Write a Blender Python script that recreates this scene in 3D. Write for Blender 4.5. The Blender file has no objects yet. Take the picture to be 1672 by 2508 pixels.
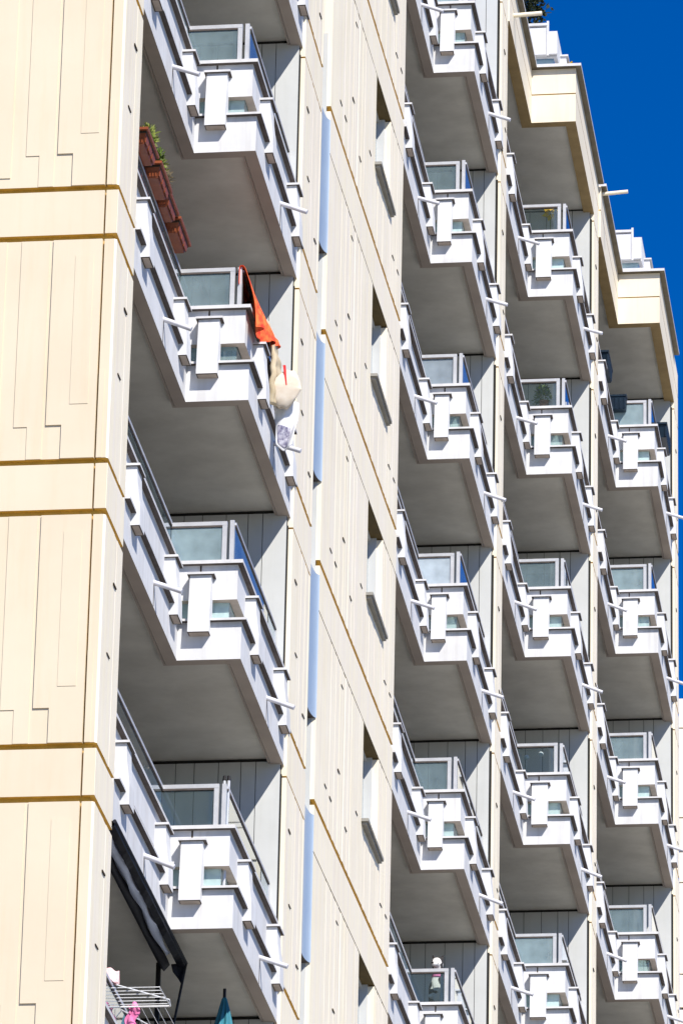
import bpy, math, random
from mathutils import Vector, Matrix
random.seed(7)
SC = bpy.context.scene
COL = SC.collection
rad = math.radians

# ------------------------------------------------------------------ camera
def set_camera():
    C = Vector((8.68856, -51.35713, -25.50672))
    yaw, pitch, roll = -0.13632062, 0.39113698, 0.02241223
    cy, sy, cp, sp = math.cos(yaw), math.sin(yaw), math.cos(pitch), math.sin(pitch)
    f = Vector((sy*cp, cy*cp, sp)); r = Vector((cy, -sy, 0)); u = r.cross(f)
    r2 = r*math.cos(roll) + u*math.sin(roll); u2 = -r*math.sin(roll) + u*math.cos(roll)
    cam = bpy.data.cameras.new('camera'); o = bpy.data.objects.new('camera', cam); COL.objects.link(o)
    M = Matrix(((r2.x, u2.x, -f.x, C.x), (r2.y, u2.y, -f.y, C.y), (r2.z, u2.z, -f.z, C.z), (0, 0, 0, 1)))
    o.matrix_world = M
    cam.sensor_fit = 'VERTICAL'; cam.sensor_height = 36.0; cam.sensor_width = 24.0
    cam.lens = 13500.0/2508.0*36.0
    cam.clip_start = 0.5; cam.clip_end = 3000
    SC.camera = o
set_camera()

# ------------------------------------------------------------------ sky, sun, exposure
SUN_EL, SUN_AZ = rad(43.0), rad(145.5)
W = bpy.data.worlds.new('World'); SC.world = W; W.use_nodes = True
nt = W.node_tree
sky = nt.nodes.new('ShaderNodeTexSky'); sky.sky_type = 'NISHITA'; sky.sun_disc = False
sky.sun_elevation = SUN_EL; sky.sun_rotation = SUN_AZ
sky.air_density = 1.0; sky.dust_density = 0.2; sky.ozone_density = 6.0; sky.altitude = 1500
hsv = nt.nodes.new('ShaderNodeHueSaturation'); hsv.inputs['Saturation'].default_value = 1.5; hsv.inputs['Hue'].default_value = .514; hsv.inputs['Value'].default_value = 2.1
nt.links.new(sky.outputs[0], hsv.inputs['Color'])
nt.links.new(hsv.outputs[0], nt.nodes['Background'].inputs[0])
nt.nodes['Background'].inputs[1].default_value = 0.05
sd = bpy.data.lights.new('sun', 'SUN'); sd.energy = 5.0; sd.angle = rad(0.5); sd.color = (1.0, 0.95, 0.87)
so = bpy.data.objects.new('sun', sd); COL.objects.link(so)
sv = Vector((math.sin(SUN_AZ)*math.cos(SUN_EL), math.cos(SUN_AZ)*math.cos(SUN_EL), math.sin(SUN_EL)))
so.rotation_euler = sv.to_track_quat('Z', 'Y').to_euler(); so.location = (20, -30, 40)
SC.view_settings.view_transform = 'Standard'; SC.view_settings.look = 'None'
SC.view_settings.exposure = 0.42; SC.view_settings.gamma = 1.0
SC.render.engine = 'CYCLES'
SC.cycles.max_bounces = 8; SC.cycles.diffuse_bounces = 5; SC.cycles.transparent_max_bounces = 12

# ------------------------------------------------------------------ materials
def new_mat(name):
    m = bpy.data.materials.new(name); m.use_nodes = True
    t = m.node_tree; t.nodes.clear()
    out = t.nodes.new('ShaderNodeOutputMaterial')
    return m, t, out
def N(t, kind, **kw):
    n = t.nodes.new(kind)
    for k, v in kw.items(): setattr(n, k, v)
    return n
def noise_mix(t, c1, c2, scale, stretch=(1, 1, 1), detail=6, lo=.35, hi=.65, rough=.6):
    tc = N(t, 'ShaderNodeTexCoord'); mp = N(t, 'ShaderNodeMapping'); mp.inputs['Scale'].default_value = stretch
    oi = N(t, 'ShaderNodeObjectInfo'); cx = N(t, 'ShaderNodeMath', operation='MULTIPLY'); cx.inputs[1].default_value = 37.0
    t.links.new(oi.outputs['Random'], cx.inputs[0]); t.links.new(tc.outputs['Object'], mp.inputs[0]); t.links.new(cx.outputs[0], mp.inputs['Location'])
    nz = N(t, 'ShaderNodeTexNoise'); nz.inputs['Scale'].default_value = scale; nz.inputs['Detail'].default_value = detail
    nz.inputs['Roughness'].default_value = rough
    t.links.new(mp.outputs[0], nz.inputs['Vector'])
    cr = N(t, 'ShaderNodeMapRange'); cr.inputs[1].default_value = lo; cr.inputs[2].default_value = hi
    t.links.new(nz.outputs['Fac'], cr.inputs[0])
    mx = N(t, 'ShaderNodeMix', data_type='RGBA'); mx.inputs[6].default_value = (*c1, 1); mx.inputs[7].default_value = (*c2, 1)
    t.links.new(cr.outputs[0], mx.inputs[0])
    return mx.outputs[2], nz
def mult(t, a, b, fac=1.0):
    mx = N(t, 'ShaderNodeMix', data_type='RGBA', blend_type='MULTIPLY'); mx.inputs[0].default_value = fac
    t.links.new(a, mx.inputs[6]); t.links.new(b, mx.inputs[7]); return mx.outputs[2]
def bump(t, bs, nz, strength=.1, dist=.01):
    b = N(t, 'ShaderNodeBump'); b.inputs['Strength'].default_value = strength; b.inputs['Distance'].default_value = dist
    t.links.new(nz.outputs['Fac'], b.inputs['Height']); t.links.new(b.outputs[0], bs.inputs['Normal'])
def painted(name, c1, c2, scale=3, rough=.65, metal=0.0, streak=None, bmp=.08, spec=.3):
    m, t, out = new_mat(name)
    bs = N(t, 'ShaderNodeBsdfPrincipled'); bs.inputs['Roughness'].default_value = rough
    bs.inputs['Metallic'].default_value = metal; bs.inputs['Specular IOR Level'].default_value = spec
    col, nz = noise_mix(t, c1, c2, scale)
    if streak:
        c3, _ = noise_mix(t, (1, 1, 1), streak, 9, (1, 1, .07), 5, .5, .78)
        col = mult(t, col, c3)
    t.links.new(col, bs.inputs['Base Color'])
    if bmp: bump(t, bs, nz, bmp)
    t.links.new(bs.outputs[0], out.inputs[0])
    return m
WHITE = painted('white_render', (.66, .66, .665), (.60, .60, .605), 2.6, .75, streak=(.82, .80, .77))
SOFFIT = painted('soffit_paint', (.76, .745, .68), (.64, .625, .565), 2.2, .85)
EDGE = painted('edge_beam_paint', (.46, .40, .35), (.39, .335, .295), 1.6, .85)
FLOORT = painted('balcony_tile', (.20, .18, .16), (.15, .14, .125), 5, .8)
CAPUND = painted('shaded_underside', (.075, .060, .052), (.11, .09, .08), 9, .8)  # near-black brown that puts the underside shade into the colour
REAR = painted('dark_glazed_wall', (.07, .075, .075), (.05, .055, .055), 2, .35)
PILUND = painted('shaded_white_underside', (.50, .42, .35), (.42, .35, .29), 10, .85)  # white undersides toned beige: shade with warm bounce put into the colour
HEAD = painted('shaded_window_head', (.15, .105, .04), (.11, .08, .03), 7, .8)  # cream band underside, its shade over the windows painted in as brown
def cream(name, c1, c2, band1, band2, rough=.6):
    # painted panel with faint vertical bands of slightly different paint
    m, t, out = new_mat(name)
    bs = N(t, 'ShaderNodeBsdfPrincipled'); bs.inputs['Roughness'].default_value = rough; bs.inputs['Specular IOR Level'].default_value = .3
    col, nz = noise_mix(t, c1, c2, 1.4)
    b, _ = noise_mix(t, band1, band2, 7, (1, 1, .004), 3, .40, .60)
    st, _ = noise_mix(t, (1, 1, 1), (.92, .89, .84), 9, (1, 1, .07), 5, .5, .78)
    t.links.new(mult(t, mult(t, col, b), st), bs.inputs['Base Color']); bump(t, bs, nz, .08)
    t.links.new(bs.outputs[0], out.inputs[0])
    return m
CREAM = cream('cream_panel', (.87, .80, .655), (.84, .765, .61), (1, .985, .93), (.965, .95, .965))
CREAMR = painted('cream_roof_panel', (.78, .70, .555), (.74, .66, .51), 1.2, .6, streak=(.94, .91, .87))
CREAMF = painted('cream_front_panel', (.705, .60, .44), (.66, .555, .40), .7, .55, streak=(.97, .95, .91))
OCHRE = painted('ochre_joint_shade', (.56, .34, .055), (.42, .25, .035), 7, .7)  # gaps and cream panel undersides: warm bounced shade put into the colour
DARKJOINT = painted('dark_joint', (.035, .022, .008), (.05, .03, .012), 8, .8)
COPING = painted('coping_metal', (.66, .65, .65), (.55, .54, .535), 6, .5, .05, bmp=.03)
ALU = painted('aluminium', (.60, .60, .60), (.52, .52, .53), 8, .4, .35, bmp=0)
WALLW = painted('white_cladding', (.57, .58, .57), (.52, .53, .52), 1.6, .6, streak=(.94, .94, .92))
DARK = painted('dark_gap', (.02, .02, .018), (.03, .03, .026), 8, .9)
SPAND = painted('pale_spandrel', (.33, .41, .51), (.29, .37, .48), 1.5, .35, 0, bmp=0, spec=.5)
SILL = painted('grey_sill', (.28, .27, .24), (.22, .21, .19), 6, .6)
SPOUT = painted('white_spout', (.68, .67, .70), (.58, .57, .60), 9, .5)
ROOFCOP = painted('shaded_coping_underside', (.17, .145, .10), (.12, .10, .07), 5, .5, .2, bmp=.03)  # underside of the pale roof coping, shade painted in as dark brown

def glass(name, tint, dirt, dirt_amt, gloss=1.0):
    m, t, out = new_mat(name)
    tr = N(t, 'ShaderNodeBsdfTransparent'); tr.inputs[0].default_value = (*tint, 1)
    gl = N(t, 'ShaderNodeBsdfGlossy'); gl.inputs['Roughness'].default_value = .02; gl.inputs[0].default_value = (.9, .95, 1, 1)
    df = N(t, 'ShaderNodeBsdfDiffuse'); df.inputs[0].default_value = (*dirt, 1)
    oi = N(t, 'ShaderNodeObjectInfo')
    mr = N(t, 'ShaderNodeMapRange'); mr.inputs[3].default_value = dirt_amt*.35; mr.inputs[4].default_value = dirt_amt*1.7
    t.links.new(oi.outputs['Random'], mr.inputs[0])
    tc = N(t, 'ShaderNodeTexCoord'); nz = N(t, 'ShaderNodeTexNoise'); nz.inputs['Scale'].default_value = 2.5; nz.inputs['Detail'].default_value = 5
    t.links.new(tc.outputs['Object'], nz.inputs['Vector'])
    mm = N(t, 'ShaderNodeMath', operation='MULTIPLY'); t.links.new(mr.outputs[0], mm.inputs[0])
    m2 = N(t, 'ShaderNodeMapRange'); m2.inputs[1].default_value = .3; m2.inputs[2].default_value = .7; m2.inputs[3].default_value = .6; m2.inputs[4].default_value = 1.4
    t.links.new(nz.outputs['Fac'], m2.inputs[0]); t.links.new(m2.outputs[0], mm.inputs[1])
    a = N(t, 'ShaderNodeMixShader'); t.links.new(mm.outputs[0], a.inputs[0]); t.links.new(tr.outputs[0], a.inputs[1]); t.links.new(df.outputs[0], a.inputs[2])
    fr = N(t, 'ShaderNodeFresnel'); fr.inputs[0].default_value = 1.5
    fm = N(t, 'ShaderNodeMath', operation='MULTIPLY'); fm.inputs[1].default_value = gloss; fm.use_clamp = True
    t.links.new(fr.outputs[0], fm.inputs[0])
    b = N(t, 'ShaderNodeMixShader'); t.links.new(fm.outputs[0], b.inputs[0]); t.links.new(a.outputs[0], b.inputs[1]); t.links.new(gl.outputs[0], b.inputs[2])
    t.links.new(b.outputs[0], out.inputs[0])
    return m
GLASS = glass('railing_glass', (.70, .80, .80), (.44, .58, .62), .28, 1.3)
GLASSC = glass('clear_glass', (.84, .90, .90), (.44, .58, .60), .05, 1.0)
GLASSM = glass('hazy_glass', (.60, .70, .76), (.66, .76, .84), .75, 1.2)
SLOTGLASS = glass('slot_glass', (.70, .82, .80), (.62, .80, .79), .62, 1.2)
WINGLASS = glass('window_glass', (.10, .14, .17), (.05, .07, .08), .5, 1.5)

# ------------------------------------------------------------------ mesh helpers
class MB:
    def __init__(s): s.v = []; s.f = []; s.m = []
    def add(s, verts, faces, mi=0):
        b = len(s.v); s.v += [tuple(p) for p in verts]
        for f in faces: s.f.append([b+i for i in f]); s.m.append(mi)
    def box(s, x0, x1, y0, y1, z0, z1, mi=0):
        s.prism([(x0, y0), (x1, y0), (x1, y1), (x0, y1)], z0, z1, mi)
    def prism(s, poly, z0, z1, mi=0, mib=None):
        n = len(poly); a = sum(poly[i][0]*poly[(i+1) % n][1]-poly[(i+1) % n][0]*poly[i][1] for i in range(n))
        if a < 0: poly = poly[::-1]
        vs = [(x, y, z0) for x, y in poly]+[(x, y, z1) for x, y in poly]
        s.add(vs, [list(range(n, 2*n))], mi)
        s.add(vs, [list(range(n))[::-1]], mi if mib is None else mib)
        s.add(vs, [[i, (i+1) % n, n+(i+1) % n, n+i] for i in range(n)], mi)
    def extr_y(s, poly, y0, y1, mi=0):          # poly in (x,z), extruded along y
        n = len(poly); a = sum(poly[i][0]*poly[(i+1) % n][1]-poly[(i+1) % n][0]*poly[i][1] for i in range(n))
        if a < 0: poly = poly[::-1]
        vs = [(x, y0, z) for x, z in poly]+[(x, y1, z) for x, z in poly]
        s.add(vs, [list(range(n)), list(range(n, 2*n))[::-1]]+[[(i+1) % n, i, n+i, n+(i+1) % n] for i in range(n)], mi)
    def tube(s, p0, p1, r0, r1=None, n=10, mi=0, caps=True):
        r1 = r0 if r1 is None else r1
        p0, p1 = Vector(p0), Vector(p1); d = (p1-p0).normalized()
        a = d.orthogonal().normalized(); b = d.cross(a)
        vs = []
        for p, r in ((p0, r0), (p1, r1)):
            for i in range(n):
                t = 2*math.pi*i/n; vs.append(p+a*(r*math.cos(t))+b*(r*math.sin(t)))
        fs = [[i, (i+1) % n, n+(i+1) % n, n+i] for i in range(n)]
        if caps: fs += [list(range(n))[::-1], list(range(n, 2*n))]
        s.add(vs, fs, mi)
    def path(s, pts, r, n=8, mi=0):
        for a, b in zip(pts[:-1], pts[1:]): s.tube(a, b, r, r, n, mi)
    def obox(s, c, ax, ay, az, mi=0):           # oriented box: centre + three half-axis vectors
        c, ax, ay, az = map(Vector, (c, ax, ay, az)); vs = []
        for k in (-1, 1):
            for i, j in ((-1, -1), (1, -1), (1, 1), (-1, 1)): vs.append(c+ax*i+ay*j+az*k)
        s.add(vs, [[3, 2, 1, 0], [4, 5, 6, 7], [0, 1, 5, 4], [1, 2, 6, 5], [2, 3, 7, 6], [3, 0, 4, 7]], mi)
    def loft(s, rings, mi=0, caps=True):        # rings: lists of equal length
        n = len(rings[0]); vs = [p for r in rings for p in r]; fs = []
        for k in range(len(rings)-1):
            for i in range(n): fs.append([k*n+i, k*n+(i+1) % n, (k+1)*n+(i+1) % n, (k+1)*n+i])
        if caps: fs += [list(range(n))[::-1], [(len(rings)-1)*n+i for i in range(n)]]
        s.add(vs, fs, mi)
    def grid(s, rows, mi=0, thick=None):
        nr, nc = len(rows), len(rows[0]); vs = [p for r in rows for p in r]
        s.add(vs, [[i*nc+j, i*nc+j+1, (i+1)*nc+j+1, (i+1)*nc+j] for i in range(nr-1) for j in range(nc-1)], mi)
    def build(s, name, mats, parent=None, loc=None, smooth=False):
        me = bpy.data.meshes.new(name); me.from_pydata(s.v, [], s.f)
        for m in (mats if isinstance(mats, (list, tuple)) else [mats]): me.materials.append(m)
        me.polygons.foreach_set('material_index', s.m)
        if smooth: me.polygons.foreach_set('use_smooth', [True]*len(s.f))
        me.update()
        o = bpy.data.objects.new(name, me); COL.objects.link(o)
        if parent: o.parent = parent
        if loc: o.location = loc
        return o
def tag(o, label=None, cat=None, group=None, kind=None):
    if label: o['label'] = label
    if cat: o['category'] = cat
    if group: o['group'] = group
    if kind: o['kind'] = kind
    return o
def empty(name, loc=(0, 0, 0)):
    o = bpy.data.objects.new(name, None); o.empty_display_size = .2; COL.objects.link(o); o.location = loc; return o
KIDS = {}
def copy_tree(o, parent):
    c = o.copy(); COL.objects.link(c); c.parent = parent
    for ch in list(o.children): copy_tree(ch, c)
    return c

# ------------------------------------------------------------------ dimensions
H = 2.85
COLS = [dict(x=0.0, y=0.0, a=.651, n=(-4, 1)), dict(x=.705, y=15.054, a=.554, n=(-3, 3)),
        dict(x=1.278, y=22.405, a=.662, n=(-2, 3)), dict(x=1.973, y=29.775, a=.673, n=(-2, 3))]
GROUND = -27.2
YE = 3.3

# ------------------------------------------------------------------ ground
def ground():
    mb = MB(); S = 900
    mb.add([(-S, -S, GROUND), (S, -S, GROUND), (S, S, GROUND), (-S, S, GROUND)], [[0, 1, 2, 3]])
    g = mb.build('ground', painted('pale_paving', (.28, .265, .23), (.22, .21, .18), .4, .9))
    tag(g, kind='structure')
ground()

# ------------------------------------------------------------------ the apartment building
B = empty('apartment_building', (0, 0, GROUND))
tag(B, 'tall cream panelled apartment block with stacked white concrete balconies filling the view', 'building')
OFF = Vector((0, 0, -GROUND))
def bpart(mb, name, mats, smooth=False):
    return mb.build(name, mats, B, OFF, smooth)

def outline(a, d, y0=-YE, y1=YE):
    return [(-d, y0), (-d, d), (a-d, d), (a-d, y1)]
def strip(mb, a, d0, d1, z0, z1, mi=0, y0=-YE, y1=YE, mib=None):
    mb.prism(outline(a, d0, y0, y1)+outline(a, d1, y0, y1)[::-1], z0, z1, mi, mib)

def pilaster_x(xw, y0, y1, zb=.28, zt=.895):
    # tapering block on a face that looks to +X; xw is the lower parapet face
    mb = MB()
    prof = [(xw-.065, zt), (xw+.045, zt), (xw+.055, .72), (xw+.085, .50), (xw+.09, zb), (xw-.004, zb), (xw-.004, .42), (xw-.065, .42)]
    mb.extr_y(prof, y0, y1, 0)
    mb.box(xw+.001, xw+.0895, y0+.001, y1-.001, zb-.003, zb-.0005, 2)
    mb.box(xw+.013, xw+.078, y0+.02, y1-.02, zb-.006, zb-.0032, 3)
    mb.prism([(xw-.075, y0-.028), (xw+.078, y0-.028), (xw+.078, y1+.03), (xw-.075, y1+.03)], zt, zt+.024, 1, 2)
    return mb
def pilaster_front(x0, x1, zb=.262, zt=.90):
    mb = MB()
    prof = [(.07, zt), (-.055, zt), (-.07, .75), (-.105, .52), (-.12, zb), (.004, zb), (.004, .42), (.07, .42)]
    n = len(prof); vs = [(x0, y, z) for y, z in prof]+[(x1, y, z) for y, z in prof]
    mb.add(vs, [list(range(n))[::-1], list(range(n, 2*n))]+[[i, (i+1) % n, n+(i+1) % n, n+i] for i in range(n)], 0)
    mb.box(x0+.001, x1-.001, -.1195, .002, zb-.003, zb-.0005, 2)
    mb.box(x0+.012, x1-.012, -.10, .0, zb-.006, zb-.0032, 3)
    mb.prism([(x0-.026, -.088), (x1+.034, -.088), (x1+.034, .075), (x0-.026, .075)], zt, zt+.024, 1, 2)
    return mb

def make_balcony(a, roof=False):
    """one balcony in local coordinates, its origin at the lower near corner of the step"""
    mb = MB()
    xin = -1.2
    # slab with recessed soffit, edge beam strip and the low parapet in one casting
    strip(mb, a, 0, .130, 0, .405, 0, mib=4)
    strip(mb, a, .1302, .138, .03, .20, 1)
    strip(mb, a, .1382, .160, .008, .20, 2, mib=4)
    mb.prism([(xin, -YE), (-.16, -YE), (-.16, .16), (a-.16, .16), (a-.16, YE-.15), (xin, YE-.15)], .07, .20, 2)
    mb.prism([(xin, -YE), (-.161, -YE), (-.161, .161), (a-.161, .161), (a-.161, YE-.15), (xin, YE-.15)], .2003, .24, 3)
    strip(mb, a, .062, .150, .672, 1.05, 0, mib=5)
    # vertical joint under each spout and the joint in the front beam
    mb.box(.001, .0035, -1.507, -1.493, .004, .262, 1); mb.box(a+.001, a+.0035, 1.833, 1.847, .004, .275, 1)
    mb.box(.2, .216, .0575, .0615, .93, 1.046, 1)
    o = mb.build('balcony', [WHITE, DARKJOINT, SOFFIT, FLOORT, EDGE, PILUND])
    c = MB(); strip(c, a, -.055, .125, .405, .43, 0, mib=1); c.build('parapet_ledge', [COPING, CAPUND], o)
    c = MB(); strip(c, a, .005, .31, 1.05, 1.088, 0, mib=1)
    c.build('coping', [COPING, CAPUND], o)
    for xw, y0, y1 in ((0, -2.93, -2.66), (0, -.56, -.29), (a, .62, .89), (a, 2.70, 2.97)):
        pilaster_x(xw, y0, y1).build('pilaster', [WHITE, COPING, CAPUND, PILUND], o)
    k = (a-.651)
    pilaster_front(.117+k*.25, .337+k*.6).build('pilaster', [WHITE, COPING, CAPUND, PILUND], o)
    # glass balustrade behind the parapet, three panes with aluminium frames
    gz0, gz1 = 1.089, 1.515
    g = MB(); g.box(-.135, -.123, -YE+.05, .10, gz0, gz1); g.build('glass_pane', [GLASS], o)
    g = MB(); g.box(-.12, a-.205, .128, .140, gz0, gz1); g.build('glass_pane', [GLASS], o)
    g = MB(); g.box(a-.129, a-.117, .15, YE-.22, gz0, gz1); g.build('glass_pane', [GLASS], o)
    g = MB(); strip(g, a, .156, .164, .26, .72, 0, -YE+.1, YE-.25); g.build('slot_pane', [SLOTGLASS], o)
    f = MB()
    f.box(-.150, -.108, -YE+.03, .108, 1.518, 1.552, 0); f.box(-.148, -.110, -YE+.03, .106, 1.506, 1.5178, 1)
    f.build('railing_frame', [ALU, CAPUND], o)
    f = MB()
    f.box(-.148, a-.196, .110, .158, 1.517, 1.559, 0); f.box(-.146, a-.245, .112, .156, 1.499, 1.5168, 1)
    f.box(a-.244, a-.196, .112, .156, 1.0885, 1.5168, 0)
    f.box(a-.30, a-.262, .145, .185, 1.0885, 1.498, 0)
    f.build('railing_frame', [ALU, CAPUND], o)
    f = MB()
    f.box(a-.163, a-.119, .100, .148, 1.0885, 1.557, 0); f.box(a-.140, a-.104, .1482, YE-.19, 1.520, 1.547, 0)
    f.box(a-.138, a-.106, .1484, YE-.192, 1.503, 1.5198, 1)
    f.box(a-.137, a-.107, YE-.22, YE-.19, 1.0885, 1.5028, 0)
    f.build('railing_frame', [ALU, CAPUND], o)
    for xs, yb, zb in ((0, -1.5, .262), (a, 1.84, .275)):
        t = MB(); t.tube((xs-.02, yb, zb+.01), (xs+.315, yb, zb-.12), .026, .026, 14)
        t.build('rain_spout', [SPOUT], o, smooth=False)
    return o

BAL = {}
for ci, c in enumerate(COLS):
    proto = None
    for n in range(c['n'][0], c['n'][1]+1):
        if proto is None:
            proto = make_balcony(c['a']); b = proto; b.parent = B
        else:
            b = copy_tree(proto, B)
        b.location = OFF + Vector((c['x'], c['y'], n*H)); BAL[(ci, n)] = b
        vr = random.Random(ci*40+n)
        for k in b.children:                     # no two spouts were fixed quite alike
            if k.name.startswith('rain_spout'): k.location.x -= vr.uniform(0, .018); k.rotation_euler.y = vr.uniform(-.05, .04)
            elif k.name.startswith('railing_frame'): k.location.z += vr.uniform(-.004, .006); k.rotation_euler.x = vr.uniform(-.003, .003)

def reglaze(key, mat):
    panes = sorted((o for o in BAL[key].children if o.name.startswith('glass_pane')), key=lambda o: min(v.co.x for v in o.data.vertices)*10-max(v.co.x for v in o.data.vertices))
    for o in panes:
        xs = [v.co.x for v in o.data.vertices]
        if max(xs)-min(xs) > .2:
            o.material_slots[0].link = 'OBJECT'; o.material_slots[0].material = mat
for key in ((2, 2), (2, 3), (1, -2), (2, 0), (0, -3)): reglaze(key, GLASSC)
for key in ((1, 0), (1, 1)): reglaze(key, GLASSM)
# ------------------------------------------------------------------ walls
def ribbed(x0, y0, x1, y1, rng, amp=.006, step=(.05, .16)):
    amp = amp*.45
    """plan line from (x0,y0) to (x1,y1) with shallow stepped ribs"""
    L = y1-y0; pts = []; y = y0+.05; cur = 0.0
    pts.append((x0, y0))
    while y < y1-.05:
        nx = rng.choice((-amp, 0.0, amp*.6, 0.0)); xx = x0+(x1-x0)*(y-y0)/L
        if nx != cur: pts += [(xx+cur, y), (xx+nx, y+.008)]; cur = nx
        y += rng.uniform(*step)
    pts.append((x1+cur, y1-.02)); pts.append((x1, y1))
    return pts
def marks(mb, xf, spots, zbase, mi):
    for y, z, h in spots:
        mb.box(xf-.01, xf+.010, y-.075, y+.075, zbase+z, zbase+z+h*.32, mi)

def pier(xf, y0, y1, band, gaps, n0, n1, xin, spots, seed, xf2=None, ztop=None):
    xf2 = xf if xf2 is None else xf2
    g_lo, g_hi = gaps
    core = MB()
    core.prism([(xin, y0+.045), (xf-.05, y0+.045), (xf2-.05, y1-.03), (xin, y1-.03)], GROUND, (n1+1)*H if ztop is None else ztop)
    bpart(core, 'wall_core', [OCHRE])
    pts = ribbed(xf, y0, xf2, y1, random.Random(seed))
    plan = [(xin, y0)]+pts+[(xin, y1)]
    for n in range(n0, n1+1):
        z = n*H
        mb = MB(); mb.prism([(xin, y0), (xf, y0), (xf2, y1), (xin, y1)], z+band[0], z+band[1], 0, 1); bpart(mb, 'floor_band', [CREAM, OCHRE])
        mb = MB(); mb.prism(plan, z+band[1]+g_hi, z+H+band[0]-g_lo, 0, 1)
        marks(mb, xf, spots, z, 2); bpart(mb, 'wall_panel', [CREAM, OCHRE, DARKJOINT])
    if ztop:
        z = (n1+1)*H; q = [(xin, y0), (xf, y0), (xf2, y1), (xin, y1)]
        mb = MB(); mb.prism(q, z+band[0], z+.455, 0, 1); mb.prism(q, z+.475, ztop-.02, 0, 1); bpart(mb, 'floor_band', [CREAM, OCHRE])

# left pier: its broad front looks at the viewer
LP_Y = -4.33; LPX = .012; LB = (-.12, .34)
core = MB(); core.box(-5, LPX-.05, LP_Y+.05, -YE-.06, GROUND, 3*H); bpart(core, 'wall_core', [OCHRE])
JX = -.112
rng = random.Random(3)
ribs = ribbed(LPX, LP_Y+.05, LPX, -YE-.05, rng, .007, (.07, .2))
for n in range(-5, 2):
    z = n*H; zb0, zb1 = z+LB[0], z+LB[1]; zp0, zp1 = zb1+.055, z+H+LB[0]-.06
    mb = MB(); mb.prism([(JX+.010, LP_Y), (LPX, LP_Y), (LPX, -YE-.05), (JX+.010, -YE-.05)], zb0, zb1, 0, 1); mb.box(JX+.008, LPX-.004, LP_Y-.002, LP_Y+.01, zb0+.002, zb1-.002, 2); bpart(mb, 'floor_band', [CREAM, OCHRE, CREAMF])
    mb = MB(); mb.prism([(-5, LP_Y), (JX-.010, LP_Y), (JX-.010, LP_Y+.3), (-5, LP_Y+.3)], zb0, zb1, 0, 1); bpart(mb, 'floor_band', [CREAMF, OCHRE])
    mb = MB(); mb.prism([(JX+.010, LP_Y)]+[(LPX-.02, LP_Y), (LPX, LP_Y+.02)]+ribs[1:]+[(JX+.010, -YE-.05)], zp0, zp1, 0, 1)
    # low relief strip beside the joint
    mb.box(JX+.008, LPX-.022, LP_Y-.002, LP_Y+.01, zp0+.002, zp1-.002, 3); mb.box(JX+.008, JX+.062, LP_Y-.008, LP_Y+.01, zp0+.003, z+1.30, 3)
    marks(mb, LPX, [(-3.73, 2.17, .05), (-3.94, 1.39, .04)], z, 2)
    bpart(mb, 'wall_panel', [CREAM, OCHRE, DARKJOINT, CREAMF])
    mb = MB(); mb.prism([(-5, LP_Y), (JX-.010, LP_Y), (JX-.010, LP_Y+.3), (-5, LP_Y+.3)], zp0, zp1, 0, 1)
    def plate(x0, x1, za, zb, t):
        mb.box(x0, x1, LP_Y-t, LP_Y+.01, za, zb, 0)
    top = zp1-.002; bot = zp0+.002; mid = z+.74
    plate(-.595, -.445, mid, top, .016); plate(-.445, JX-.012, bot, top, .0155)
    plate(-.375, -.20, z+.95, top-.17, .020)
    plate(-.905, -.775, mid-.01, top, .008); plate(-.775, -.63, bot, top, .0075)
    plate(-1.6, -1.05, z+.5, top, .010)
    bpart(mb, 'wall_panel', [CREAMF, OCHRE])

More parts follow.
